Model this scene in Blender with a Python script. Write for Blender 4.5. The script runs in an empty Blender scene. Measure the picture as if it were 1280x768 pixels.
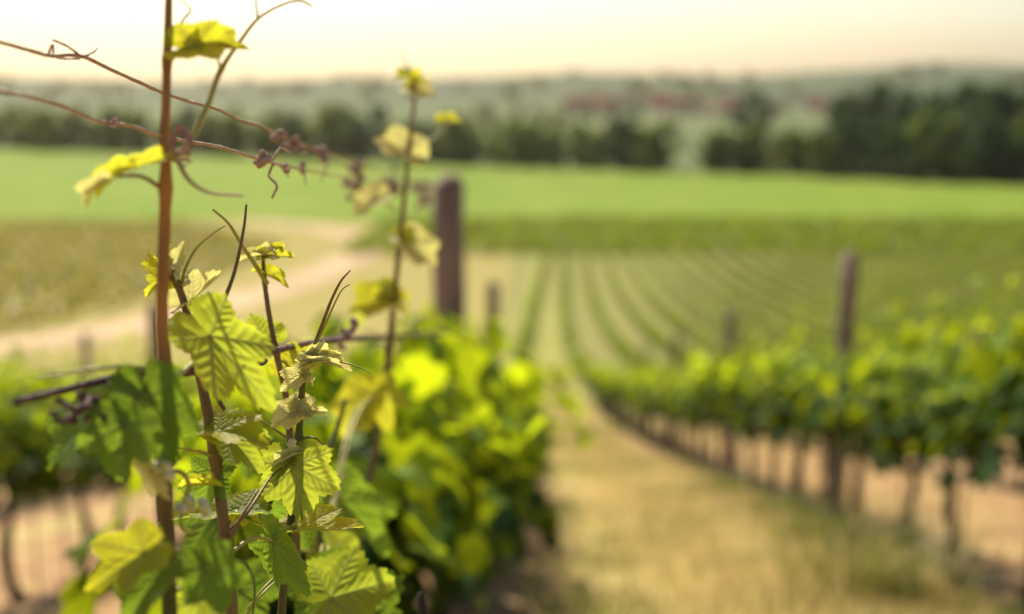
import bpy, math, random
import numpy as np
from mathutils import Vector, Matrix, Quaternion
R = math.radians
rng = np.random.default_rng(7)
random.seed(7)
scene = bpy.context.scene
COL = scene.collection

# ------------------------------------------------------------------ camera, light, exposure
CAM_Z = 0.96
PITCH = math.atan((384 - 95) / 1600.0)
YAW = math.atan(20 / 1600.0)
FOCUS = 0.86
cam_d = bpy.data.cameras.new("camera")
cam = bpy.data.objects.new("camera", cam_d)
COL.objects.link(cam)
scene.camera = cam
cam_d.sensor_width = 40.0
cam_d.lens = 50.0
cam_d.clip_start = 0.03
cam_d.clip_end = 30000
cam.location = (0, 0, CAM_Z)
cam.rotation_euler = (math.pi / 2 - PITCH, 0, YAW)
cam_d.dof.use_dof = True
cam_d.dof.focus_distance = FOCUS
cam_d.dof.aperture_fstop = 50.0 / 14.0

SUN_AZ, SUN_EL = R(-19), R(40)          # azimuth measured from +Y, negative is to the left
world = bpy.data.worlds.new("World")
scene.world = world
world.use_nodes = True
wn = world.node_tree
bg = wn.nodes["Background"]
sky = wn.nodes.new("ShaderNodeTexSky")
sky.sky_type = 'NISHITA'
sky.sun_disc = False
sky.sun_elevation = SUN_EL
sky.sun_rotation = SUN_AZ
sky.dust_density = 1.4
sky.air_density = 1.0
sky.ozone_density = 1.0
wn.links.new(sky.outputs[0], bg.inputs[0])
bg.inputs[1].default_value = 0.07
sun_d = bpy.data.lights.new("sun", 'SUN')
sun_d.energy = 4.6
sun_d.angle = R(0.6)
sun_d.color = (1.0, 0.89, 0.67)
sun = bpy.data.objects.new("sun", sun_d)
COL.objects.link(sun)
sv = Vector((math.sin(SUN_AZ) * math.cos(SUN_EL), math.cos(SUN_AZ) * math.cos(SUN_EL), math.sin(SUN_EL)))
sun.rotation_euler = (-sv).to_track_quat('-Z', 'Y').to_euler()
scene.view_settings.view_transform = 'Standard'
scene.view_settings.look = 'None'
scene.view_settings.gamma = 1.0
scene.view_settings.exposure = 0.9
scene.render.engine = 'CYCLES'
cy = scene.cycles
cy.use_denoising = True
cy.max_bounces = 8
cy.diffuse_bounces = 3
cy.glossy_bounces = 2
cy.transmission_bounces = 4
cy.transparent_max_bounces = 4
cy.volume_bounces = 0
cy.caustics_reflective = False
cy.caustics_refractive = False
cy.sample_clamp_indirect = 6.0

CM = Matrix.Translation(Vector((0, 0, CAM_Z))) @ cam.rotation_euler.to_matrix().to_4x4()
CR = cam.rotation_euler.to_matrix()


def at(px, py, d):
    """world point seen at photo pixel (px, py), d metres along the lens axis"""
    return CM @ Vector(((px - 640) / 1600.0 * d, -(py - 384) / 1600.0 * d, -d))


def project(p):
    q = CM.inverted() @ Vector(p)
    if q.z > -0.05:
        return None
    return 640 + 1600 * q.x / -q.z, 384 - 1600 * q.y / -q.z, -q.z


# ------------------------------------------------------------------ terrain
_sy = [-400, -40, -12, 20, 38, 65, 100, 130, 150, 205, 300, 364, 600, 1000, 1200, 1600, 2200, 2350, 3600, 9000]
_ss = [.0, .05, .2475, .2475, .19, .135, .095, .065, .05, .033, .018, .012, .004, 0, -.006, -.030, -.024, .006, .03, .03]
_gy = np.concatenate([np.arange(-400, 400, .5), np.arange(400, 9001, 5.)])
_gs = np.interp(_gy, _sy, _ss)
_gD = np.concatenate([[0], np.cumsum((_gs[1:] + _gs[:-1]) / 2 * np.diff(_gy))])
_gD -= np.interp(0, _gy, _gD)


def sstep(a, b, x):
    t = np.clip((np.asarray(x, float) - a) / (b - a), 0, 1)
    return t * t * (3 - 2 * t)


def gz(x, y):
    x = np.asarray(x, float)
    y = np.asarray(y, float)
    z = -np.interp(y, _gy, _gD)
    near = 1 - sstep(60, 140, y)
    z = z - 0.2 * sstep(.6, 3.0, -x) * near
    z = z + 0.03 * np.sin(x * 1.9 + .4 * y) * near * sstep(2, 5, y) * .6
    far = sstep(1250, 2250, y) * (1 - sstep(2350, 3600, y) * .3)
    z = z + far * (24 * sstep(150, 800, x) + 7 * np.sin(x / 210. + 1.3) + 3.5 * np.sin(x / 77.))
    return z


def bend(y):
    return 1.9 * (np.clip(np.asarray(y, float) - 50, 0, None) / 85.) ** 1.5


def gpt(x, y, h=0.):
    return Vector((float(x), float(y), float(gz(x, y)) + h))


# ------------------------------------------------------------------ mesh helpers
def mesh_np(name, verts, faces, attrs=None, smooth=True):
    """verts (n,3); faces: list of int arrays (m,k); attrs: name -> (n,) floats"""
    me = bpy.data.meshes.new(name)
    verts = np.asarray(verts, np.float32)
    me.vertices.add(len(verts))
    me.vertices.foreach_set("co", verts.ravel())
    fl = [np.asarray(f, np.int32) for f in faces if len(f)]
    lv = np.concatenate([f.ravel() for f in fl])
    tot = np.concatenate([np.full(len(f), f.shape[1], np.int32) for f in fl])
    st = np.concatenate([[0], np.cumsum(tot)[:-1]]).astype(np.int32)
    me.loops.add(len(lv))
    me.loops.foreach_set("vertex_index", lv)
    me.polygons.add(len(tot))
    me.polygons.foreach_set("loop_start", st)
    me.polygons.foreach_set("loop_total", tot)
    if smooth:
        me.polygons.foreach_set("use_smooth", np.ones(len(tot), bool))
    for k, v in (attrs or {}).items():
        a = me.attributes.new(k, 'FLOAT', 'POINT')
        a.data.foreach_set("value", np.asarray(v, np.float32))
    me.update(calc_edges=True)
    me.validate()
    return me


def link(name, me, mat, parent=None, loc=None):
    o = bpy.data.objects.new(name, me)
    if mat is not None and len(me.materials) == 0:
        me.materials.append(mat)
    COL.objects.link(o)
    if parent is not None:
        o.parent = parent
    if loc is not None:
        o.location = loc
    return o


def tag(o, label=None, cat=None, group=None, kind=None):
    if label:
        o["label"] = label
    if cat:
        o["category"] = cat
    if group:
        o["group"] = group
    if kind:
        o["kind"] = kind
    return o


def empty(name, loc, label, cat, group=None, rz=0.):
    o = bpy.data.objects.new(name, None)
    o.empty_display_size = .1
    COL.objects.link(o)
    o.location = loc
    o.rotation_euler = (0, 0, rz)
    return tag(o, label, cat, group)


def copy_tree(o, parent=None):
    c = o.copy()
    COL.objects.link(c)
    c.parent = parent
    for ch in list(o.children):
        copy_tree(ch, c)
    return c


class MB:
    """collects vertices and faces of one mesh"""

    def __init__(s):
        s.v, s.q, s.t, s.n = [], [], [], 0
        s.at = {}

    def add(s, v, quads=None, tris=None, **attrs):
        v = np.asarray(v, float)
        s.v.append(v)
        if quads is not None and len(quads):
            s.q.append(np.asarray(quads) + s.n)
        if tris is not None and len(tris):
            s.t.append(np.asarray(tris) + s.n)
        for k, a in attrs.items():
            s.at.setdefault(k, []).append(np.broadcast_to(a, (len(v),)))
        s.n += len(v)
        return s

    def tube(s, pts, rad, k=8, cap=True, wob=0.):
        pts = np.asarray(pts, float)
        n = len(pts)
        rad = np.broadcast_to(np.asarray(rad, float), (n,))
        tan = np.gradient(pts, axis=0)
        tan /= np.linalg.norm(tan, axis=1)[:, None] + 1e-12
        up = np.array([0, 0, 1.]) if abs(tan[0][2]) < .9 else np.array([1., 0, 0])
        u = np.cross(tan[0], up)
        u /= np.linalg.norm(u)
        out = []
        ang = np.arange(k) * 2 * math.pi / k
        for i in range(n):
            u = u - tan[i] * np.dot(u, tan[i])
            u /= np.linalg.norm(u) + 1e-12
            w = np.cross(tan[i], u)
            rr = rad[i] * (1 + wob * rng.uniform(-1, 1, k))
            out.append(pts[i] + np.outer(np.cos(ang) * rr, u) + np.outer(np.sin(ang) * rr, w))
        v = np.concatenate(out)
        q = []
        for i in range(n - 1):
            a = i * k + np.arange(k)
            b = i * k + (np.arange(k) + 1) % k
            q.append(np.stack([a, b, b + k, a + k], 1))
        q = np.concatenate(q)
        tr = None
        if cap:
            v = np.concatenate([v, pts[:1] - tan[:1] * rad[0] * .4, pts[-1:] + tan[-1:] * rad[-1] * .6])
            a = np.arange(k)
            b = (a + 1) % k
            t1 = np.stack([b, a, np.full(k, n * k)], 1)
            t2 = np.stack([a + (n - 1) * k, b + (n - 1) * k, np.full(k, n * k + 1)], 1)
            tr = np.concatenate([t1, t2])
        return s.add(v, q, tr)

    def box(s, lo, hi):
        x0, y0, z0 = lo
        x1, y1, z1 = hi
        v = [(x0, y0, z0), (x1, y0, z0), (x1, y1, z0), (x0, y1, z0), (x0, y0, z1), (x1, y0, z1), (x1, y1, z1), (x0, y1, z1)]
        return s.add(v, [(0, 3, 2, 1), (4, 5, 6, 7), (0, 1, 5, 4), (1, 2, 6, 5), (2, 3, 7, 6), (3, 0, 4, 7)])

    def mesh(s, name, smooth=True):
        f = []
        if s.q:
            f.append(np.concatenate(s.q))
        if s.t:
            f.append(np.concatenate(s.t))
        return mesh_np(name, np.concatenate(s.v), f, {k: np.concatenate(a) for k, a in s.at.items()}, smooth)


def spline(pts, n=8):
    """Catmull-Rom through pts (any dimension)"""
    P = np.asarray(pts, float)
    P = np.concatenate([[2 * P[0] - P[1]], P, [2 * P[-1] - P[-2]]])
    out = []
    for i in range(1, len(P) - 2):
        for t in np.arange(n) / n:
            a, b, c, d = P[i - 1:i + 3]
            out.append(.5 * (2 * b + (c - a) * t + (2 * a - 5 * b + 4 * c - d) * t * t + (3 * b - a - 3 * c + d) * t ** 3))
    out.append(P[-2])
    return np.array(out)


# ------------------------------------------------------------------ materials
def new_mat(name):
    m = bpy.data.materials.new(name)
    m.use_nodes = True
    nt = m.node_tree
    for n in list(nt.nodes):
        nt.nodes.remove(n)
    out = nt.nodes.new("ShaderNodeOutputMaterial")
    return m, nt, out


def N(nt, typ, ins=None, **props):
    n = nt.nodes.new(typ)
    for k, v in props.items():
        setattr(n, k, v)
    for k, v in (ins or {}).items():
        if isinstance(v, bpy.types.NodeSocket):
            nt.links.new(v, n.inputs[k])
        else:
            n.inputs[k].default_value = v
    return n


def c4(c):
    return (c[0], c[1], c[2], 1.0)


def mixc(nt, fac, a, b):
    n = nt.nodes.new("ShaderNodeMix")
    n.data_type = 'RGBA'
    for sock, v in ((n.inputs[0], fac), (n.inputs[6], a), (n.inputs[7], b)):
        if isinstance(v, bpy.types.NodeSocket):
            nt.links.new(v, sock)
        elif isinstance(v, (int, float)):
            sock.default_value = v
        else:
            sock.default_value = c4(v)
    return n.outputs[2]


def noise(nt, scale, detail=3, coord=None, rough=.55):
    if coord is None:
        coord = nt.nodes.new("ShaderNodeNewGeometry").outputs['Position']
    return N(nt, "ShaderNodeTexNoise", {'Vector': coord, 'Scale': scale, 'Detail': detail, 'Roughness': rough}).outputs[0]


def ramp(nt, fac, a, b):
    n = N(nt, "ShaderNodeMapRange", {0: fac, 1: a, 2: b, 3: 0., 4: 1.}, clamp=True)
    return n.outputs[0]


def math_n(nt, op, a, b=0.):
    return N(nt, "ShaderNodeMath", {0: a, 1: b}, operation=op).outputs[0]


def attr(nt, name):
    return N(nt, "ShaderNodeAttribute", attribute_name=name).outputs['Fac']


def leaf_mat(name, dark, light, trans, tfac, vein=None, rough=.48, bump=0., nscale=60., spec=.16, told=.55):
    m, nt, out = new_mat(name)
    t = attr(nt, "tint")
    nz = noise(nt, nscale, 3)
    fac = math_n(nt, 'ADD', t, math_n(nt, 'MULTIPLY', math_n(nt, 'SUBTRACT', nz, .5), .5))
    col = mixc(nt, fac, dark, light)
    # the same leaf let through by the sun: more yellow for the younger leaves
    tc = mixc(nt, fac, tuple(x * told for x in trans), trans)
    if vein:
        v = attr(nt, "vein")
        col = mixc(nt, v, col, vein)
        tc = mixc(nt, math_n(nt, 'MULTIPLY', v, .55), tc, tuple(x * .45 for x in vein))
    p = N(nt, "ShaderNodeBsdfPrincipled", {'Base Color': col, 'Roughness': rough, 'Specular IOR Level': spec})
    tr = N(nt, "ShaderNodeBsdfTranslucent", {'Color': tc})
    if bump:
        b = N(nt, "ShaderNodeBump", {'Height': noise(nt, 420., 4), 'Strength': bump, 'Distance': .002})
        nt.links.new(b.outputs[0], p.inputs['Normal'])
    mx = N(nt, "ShaderNodeMixShader", {0: tfac, 1: p.outputs[0], 2: tr.outputs[0]})
    nt.links.new(mx.outputs[0], out.inputs[0])
    return m


def plain_mat(name, a, b, scale=8., rough=.7, bump=.3, bscale=None, spec=.3, stretch=None, lo=.35, hi=.65):
    m, nt, out = new_mat(name)
    co = nt.nodes.new("ShaderNodeTexCoord").outputs['Object']
    if stretch:
        co = N(nt, "ShaderNodeMapping", {'Vector': co, 'Scale': stretch}).outputs[0]
    nz = noise(nt, scale, 5, co)
    col = mixc(nt, ramp(nt, nz, lo, hi), a, b)
    p = N(nt, "ShaderNodeBsdfPrincipled", {'Base Color': col, 'Roughness': rough, 'Specular IOR Level': spec})
    if bump:
        bn = N(nt, "ShaderNodeBump", {'Height': noise(nt, bscale or scale * 3, 5, co), 'Strength': bump, 'Distance': .01})
        nt.links.new(bn.outputs[0], p.inputs['Normal'])
    nt.links.new(p.outputs[0], out.inputs[0])
    return m


M = {}
M['leaf'] = leaf_mat("leaf_mature", (.018, .065, .012), (.055, .125, .018), (.32, .48, .03), .50, vein=(.14, .22, .07), bump=.5)
M['leaf_light'] = leaf_mat("leaf_light", (.075, .15, .02), (.14, .22, .035), (.58, .66, .045), .56, vein=(.26, .32, .13), bump=.5)
M['leaf_yellow'] = leaf_mat("leaf_yellow", (.22, .27, .02), (.32, .36, .03), (.82, .80, .04), .58, vein=(.36, .36, .12), bump=.4)
M['leaf_pale'] = leaf_mat("leaf_pale", (.32, .34, .12), (.46, .45, .20), (.86, .80, .26), .55, vein=(.56, .54, .32), rough=.6, bump=.6)
M['canopy'] = leaf_mat("canopy_leaf", (.006, .058, .014), (.11, .22, .015), (.62, .74, .012), .50, nscale=14., rough=.62, spec=.1, told=.13)  # dark end that lets little sun through paints the canopy's deep shade
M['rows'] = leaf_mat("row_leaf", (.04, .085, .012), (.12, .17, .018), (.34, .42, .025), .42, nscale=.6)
M['stem_red'] = plain_mat("stem_red", (.22, .10, .025), (.30, .16, .035), 60., .45, .15, stretch=(1, 1, .15))
def two_tone(name, lo, hi, z0, z1):
    m, nt, out = new_mat(name)
    co = nt.nodes.new("ShaderNodeTexCoord").outputs['Object']
    sz = N(nt, "ShaderNodeSeparateXYZ", {0: co}).outputs[2]
    st = N(nt, "ShaderNodeMapping", {'Vector': co, 'Scale': (1, 1, .12)}).outputs[0]
    nz = noise(nt, 140., 4, st)
    c = mixc(nt, ramp(nt, math_n(nt, 'ADD', sz, math_n(nt, 'MULTIPLY', math_n(nt, 'SUBTRACT', nz, .5), .08)), z0, z1), lo, hi)
    c = mixc(nt, math_n(nt, 'MULTIPLY', ramp(nt, nz, .45, .62), .45), c, (.11, .055, .02))
    p = N(nt, "ShaderNodeBsdfPrincipled", {'Base Color': c, 'Roughness': .6, 'Specular IOR Level': .25})
    b = N(nt, "ShaderNodeBump", {'Height': nz, 'Strength': .7, 'Distance': .004})
    nt.links.new(b.outputs[0], p.inputs['Normal'])
    nt.links.new(p.outputs[0], out.inputs[0])
    return m


M['stem_red'] = two_tone("stem_red", (.06, .075, .020), (.36, .165, .035), .10, .26)  # flare's warm tone painted over the shoot's brown towards the top
M['stem_sharp'] = two_tone("stem_sharp", (.07, .10, .022), (.28, .15, .04), .22, .28)
M['stem_green'] = plain_mat("stem_green", (.085, .13, .025), (.15, .16, .035), 50., .45, .15, stretch=(1, 1, .2))
M['stem_brown'] = plain_mat("stem_brown", (.14, .085, .03), (.20, .13, .045), 50., .5, .15, stretch=(1, 1, .2))
M['petiole'] = plain_mat("petiole", (.24, .25, .045), (.32, .27, .06), 40., .45, .1)
M['tendril'] = plain_mat("tendril", (.28, .30, .04), (.34, .27, .06), 40., .45, .1)
M['dry'] = plain_mat("dry_tendril", (.26, .15, .13), (.44, .29, .24), 90., .7, .5)
M['dry_dark'] = plain_mat("dry_cane", (.07, .035, .035), (.15, .08, .07), 90., .75, .6)
M['wire'] = plain_mat("rusty_wire", (.34, .20, .11), (.50, .35, .22), 200., .5, .4)
M['bark'] = plain_mat("vine_bark", (.020, .014, .011), (.055, .038, .028), 22., .9, .9, stretch=(1, 1, .25))
M['post'] = plain_mat("post_wood", (.14, .097, .082), (.31, .225, .19), 18., .85, .7, stretch=(1, 1, .08))
M['bud'] = plain_mat("flower_bud", (.50, .50, .26), (.62, .58, .36), 80., .6, .2)
M['trunk'] = plain_mat("tree_bark", (.05, .04, .03), (.10, .08, .06), 3., .9, .5)
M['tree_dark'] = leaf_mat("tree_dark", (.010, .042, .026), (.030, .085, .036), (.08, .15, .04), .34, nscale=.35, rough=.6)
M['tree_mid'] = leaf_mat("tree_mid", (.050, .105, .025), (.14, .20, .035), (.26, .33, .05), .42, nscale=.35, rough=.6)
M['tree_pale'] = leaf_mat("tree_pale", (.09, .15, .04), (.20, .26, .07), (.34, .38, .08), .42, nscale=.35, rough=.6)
M['roof'] = plain_mat("roof_tile", (.40, .085, .045), (.52, .15, .085), .6, .8, .3)
M['plaster'] = plain_mat("plaster", (.55, .48, .40), (.66, .60, .52), .5, .85, .1)
M['glass'] = plain_mat("window_glass", (.03, .035, .04), (.05, .055, .06), 1., .2, 0, spec=.6)

# ------------------------------------------------------------------ ground and fields
ROWS_NEAR = [-7.35, -5.0, -2.65, -0.30, 2.05, 4.40, 6.75, 9.1, 11.45]
ROW_P, ROW_0 = 2.35, -0.30


def sheet(name, mat, label, poly_fn, ys, us, lift):
    """terrain-hugging sheet: poly_fn(y, u) -> x"""
    Y, U = np.meshgrid(ys, us, indexing='ij')
    if poly_fn is None:        # field whose far edge follows the wood
        X = -270 + (U * .5 + .5) * 560
        Y = 219 + Y * (np.interp(X, [-270, -186, -14, 65, 118, 290], [520, 500, 398, 362, 318, 270]) - 219)
        Y = Y + np.where(Y < 220, 1.6 * np.sin(X * .21) + 1.1 * np.sin(X * .53 + 1) - 1.5, 0)
    else:
        X = poly_fn(Y, U)
    Z = gz(X, Y) + lift
    n, m = X.shape
    i = np.arange(n * m).reshape(n, m)
    q = np.stack([i[:-1, :-1], i[:-1, 1:], i[1:, 1:], i[1:, :-1]], -1).reshape(-1, 4)
    o = link(name, mesh_np(name, np.stack([X, Y, Z], -1).reshape(-1, 3), [q]), mat)
    return tag(o, label, None, None, 'structure')


def ground_mat():
    m, nt, out = new_mat("vineyard_ground")
    pos = nt.nodes.new("ShaderNodeNewGeometry").outputs['Position']
    sx = N(nt, "ShaderNodeSeparateXYZ", {0: pos})
    x, y = sx.outputs[0], sx.outputs[1]
    n1 = noise(nt, 1.3, 5, pos)
    n2 = noise(nt, 9., 5, pos)
    n3 = noise(nt, .35, 3, pos)
    yb = math_n(nt, 'MAXIMUM', math_n(nt, 'SUBTRACT', y, 50.), 0.)
    bnd = math_n(nt, 'MULTIPLY', math_n(nt, 'POWER', math_n(nt, 'DIVIDE', yb, 85.), 1.5), 1.9)
    xr = math_n(nt, 'SUBTRACT', x, bnd)
    # distance to the nearest vine row (worked soil strip under the vines)
    d = math_n(nt, 'ABSOLUTE', math_n(nt, 'SUBTRACT', math_n(nt, 'FLOORED_MODULO', math_n(nt, 'ADD', xr, .30 + ROW_P / 2), ROW_P), ROW_P / 2))
    d = math_n(nt, 'ADD', d, math_n(nt, 'MULTIPLY', math_n(nt, 'SUBTRACT', n1, .5), .35))
    straw = mixc(nt, ramp(nt, n2, .3, .7), (.42, .32, .13), (.56, .45, .21))
    grass = mixc(nt, ramp(nt, n2, .3, .7), (.20, .22, .05), (.32, .32, .09))
    soil_n = ramp(nt, noise(nt, 3.1, 5, pos), .48, .68)
    turf = mixc(nt, ramp(nt, math_n(nt, 'ADD', n1, math_n(nt, 'MULTIPLY', n2, .3)), .55, .85), straw, grass)
    soil = mixc(nt, ramp(nt, n2, .3, .7), (.23, .13, .07), (.38, .23, .13))
    soil = mixc(nt, math_n(nt, 'MULTIPLY', soil_n, .75), soil, straw)
    d = math_n(nt, 'SUBTRACT', d, math_n(nt, 'MULTIPLY', ramp(nt, x, 2.1, 2.5), .75))
    d = math_n(nt, 'SUBTRACT', d, math_n(nt, 'MULTIPLY', ramp(nt, x, -.4, -.8), .55))
    c = mixc(nt, ramp(nt, d, .42, .62), soil, turf)
    # farther down the slope the sward is greener
    fg = mixc(nt, ramp(nt, n3, .35, .65), (.20, .22, .05), (.30, .285, .08))
    farstrip = mixc(nt, ramp(nt, d, .2, .55), (.20, .195, .06), fg)
    c = mixc(nt, ramp(nt, y, 16., 42.), c, farstrip)
    # unplanted grass between the last rows and the dirt road
    lg = mixc(nt, ramp(nt, n1, .3, .7), (.25, .215, .06), (.34, .285, .09))  # ochre puts the lens flare's warm cast into the grass colour
    c = mixc(nt, math_n(nt, 'MULTIPLY', ramp(nt, x, -1., -3.), ramp(nt, y, 50., 66.)), c, lg)
    # beyond the vineyard: meadows
    mead = mixc(nt, ramp(nt, noise(nt, .012, 3, pos), .42, .58), (.055, .085, .028), (.12, .15, .055))
    c = mixc(nt, ramp(nt, y, 215., 225.), c, mead)
    hill = mixc(nt, ramp(nt, noise(nt, .006, 4, pos), .42, .60), (.025, .055, .030), (.075, .105, .050))
    c = mixc(nt, ramp(nt, y, 1150., 1500.), c, hill)
    p = N(nt, "ShaderNodeBsdfPrincipled", {'Base Color': c, 'Roughness': .95, 'Specular IOR Level': .1})
    b = N(nt, "ShaderNodeBump", {'Height': noise(nt, 26., 6, pos), 'Strength': .5, 'Distance': .03})
    nt.links.new(b.outputs[0], p.inputs['Normal'])
    nt.links.new(p.outputs[0], out.inputs[0])
    return m


def pos_mat(name, a, b, scale, lo=.4, hi=.6, c=None, cscale=1., tracks=None):
    m, nt, out = new_mat(name)
    pos = nt.nodes.new("ShaderNodeNewGeometry").outputs['Position']
    col = mixc(nt, ramp(nt, noise(nt, scale, 5, pos), lo, hi), a, b)
    if c:
        col = mixc(nt, ramp(nt, noise(nt, cscale, 4, pos), .5, .72), col, c)
    if tracks:       # sprayer tramlines and sowing bands
        st = N(nt, "ShaderNodeMapping", {'Vector': pos, 'Rotation': (0, 0, .5), 'Scale': (.09, .004, 1)}).outputs[0]
        col = mixc(nt, math_n(nt, 'MULTIPLY', ramp(nt, noise(nt, 1., 3, st), .48, .60), .55), col, tracks)
    p = N(nt, "ShaderNodeBsdfPrincipled", {'Base Color': col, 'Roughness': .95, 'Specular IOR Level': .1})
    nt.links.new(p.outputs[0], out.inputs[0])
    return m


ys = np.concatenate([[-300, -120, -50, -20], np.arange(-10, 30, .4), np.geomspace(30, 3500, 130)])
us = np.linspace(-1, 1, 121)
us = np.sign(us) * np.abs(us) ** 1.5
sheet("ground", ground_mat(), "straw coloured grass and bare soil of the sloping vineyard",
      lambda Y, U: U * (30 + 1.0 * np.abs(Y)), ys, us, 0.)
# bright crop field, between the young block and the trees
sheet("crop_field", pos_mat("crop_green", (.125, .21, .010), (.17, .24, .012), .03, c=(.12, .19, .016), cscale=.03, tracks=(.20, .25, .03)), "bright green crop field below the tree line",
      None, np.linspace(0, 1, 60), np.linspace(-1, 1, 160), .06)
# dirt road
rp = spline([(-34, 44), (-29, 74), (-26, 100), (-24, 116), (-22.5, 140), (-21, 160), (-21.5, 176), (-27, 192), (-36, 207), (-52, 222)], 8)
rt = np.gradient(rp, axis=0)
rt /= np.linalg.norm(rt, axis=1)[:, None]
rn = np.stack([rt[:, 1], -rt[:, 0]], 1)
rw = np.linspace(-1, 1, 7)
edge = 2.9 + .25 * np.sin(np.arange(len(rp)) * .9)
RX = rp[:, None, 0] + rn[:, None, 0] * rw[None] * edge[:, None]
RY = rp[:, None, 1] + rn[:, None, 1] * rw[None] * edge[:, None]
RZ = gz(RX, RY) + .05
ii = np.arange(RX.size).reshape(RX.shape)
rq = np.stack([ii[:-1, :-1], ii[:-1, 1:], ii[1:, 1:], ii[1:, :-1]], -1).reshape(-1, 4)
road = link("dirt_road", mesh_np("dirt_road", np.stack([RX, RY, RZ], -1).reshape(-1, 3), [rq]),
            pos_mat("road_dirt", (.42, .28, .17), (.58, .42, .28), .35, c=(.26, .22, .09), cscale=.9))
tag(road, "pale pinkish dirt road curving down past the vineyard", None, None, 'structure')
# the far blue hill past the ridge
hx = np.linspace(-2500, 5200, 90)
hh = 40 + 85 * np.exp(-((hx - 2050) / 650) ** 2) + 25 * np.exp(-((hx - 3600) / 700) ** 2) + 6 * np.sin(hx / 240.)
HV, HQ = [], []
for j, t in enumerate(np.linspace(0, 1, 9)):
    HV.append(np.stack([hx, np.full_like(hx, 6200 + 900 * (t - .5)), -80 + (hh + 20) * math.sin(math.pi * t)], 1))
HV = np.concatenate(HV)
ih = np.arange(len(HV)).reshape(9, -1)
HQ = np.stack([ih[:-1, :-1], ih[:-1, 1:], ih[1:, 1:], ih[1:, :-1]], -1).reshape(-1, 4)
hill = link("hill", mesh_np("hill", HV, [HQ]), pos_mat("hill_forest", (.035, .07, .045), (.06, .10, .06), .004))
tag(hill, "long low hill faded blue on the horizon", None, None, 'structure')

# ------------------------------------------------------------------ grape leaf templates
_ang = np.array([0, 12, 27, 42, 52, 64, 82, 98, 108, 122, 140, 156, 168, 175, 180.])
_rad = np.array([1., .90, .66, .82, .90, .80, .58, .66, .72, .64, .56, .52, .42, .26, .06])
VEINS = [(0, 1.), (52, .9), (-52, .9), (106, .70), (-106, .70)]
SEGS = []
for a, L_ in VEINS:
    d_ = np.array([math.sin(R(a)), math.cos(R(a))])
    SEGS.append((np.zeros(2), d_ * L_ * .98, 1.))
    for s_ in (.22, .40, .57, .72):
        for sg in (-1, 1):
            b_ = R(a + sg * 46)
            SEGS.append((d_ * L_ * s_, d_ * L_ * s_ + np.array([math.sin(b_), math.cos(b_)]) * .36 * L_ * (1.15 - s_), .6))


def leaf_template(nang, rings, teeth=1., seed=0, cut=1.):
    """flat-ish grape leaf, petiole joint at origin, tip at +Y, length 1. returns v, tris, quads, vein"""
    r_ = np.random.default_rng(seed)
    th = np.linspace(-180, 180, nang, endpoint=False) + 180. / nang
    rr = np.interp(np.abs(th), _ang, 1 - (1 - _rad) * cut)
    rr = np.where(np.abs(th) > 165, np.interp(np.abs(th), _ang, _rad), rr)
    if teeth:
        per = 9.5
        ph = (np.abs(th) / per) % 1.
        rr = rr * (1 + teeth * (.085 * (1 - np.abs(ph - .35) / .65) - .03) * (np.abs(th) < 166))
    rr = rr * (1 + .05 * np.sin(R(1) * th * 2 + r_.uniform(0, 6)) * (np.abs(th) < 150))
    fr = (np.arange(1, rings + 1) / rings) ** .8
    P = np.concatenate([[[0, 0]], np.stack([(fr[:, None] * rr[None]) * np.sin(R(1) * th)[None], (fr[:, None] * rr[None]) * np.cos(R(1) * th)[None]], -1).reshape(-1, 2)])
    a = np.arange(nang)
    b = (a + 1) % nang
    tris = np.stack([np.zeros(nang, int), 1 + b, 1 + a], 1)
    quads = [np.stack([1 + k * nang + a, 1 + k * nang + b, 1 + (k + 1) * nang + b, 1 + (k + 1) * nang + a], 1) for k in range(rings - 1)]
    quads = np.concatenate(quads) if quads else np.zeros((0, 4), int)
    dm = np.full(len(P), 9.)
    ve = np.zeros(len(P))
    for p0, p1, w in SEGS:
        e = p1 - p0
        t = np.clip(((P - p0) @ e) / (e @ e), 0, 1)
        d = np.linalg.norm(P - p0 - t[:, None] * e, axis=1)
        dm = np.minimum(dm, d / (.6 + .4 * w))
        ve = np.maximum(ve, w * np.exp(-(d / (.016 + .012 * w * (1 - t))) ** 2))
    z = .026 * np.minimum(1, dm / .09) ** .7 if rings > 3 else np.zeros(len(P))
    v = np.column_stack([P, z])
    return v, tris, quads, ve


T_HI = [leaf_template(220, 26, 1., s, c) for s, c in ((1, 1.), (2, .7), (3, 1.15))]
T_MID = [leaf_template(36, 3, 1., s, c) for s, c in ((4, 1.), (5, .75))]
T_LOW = [leaf_template(13, 1, 0., 6, 1.)]


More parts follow.
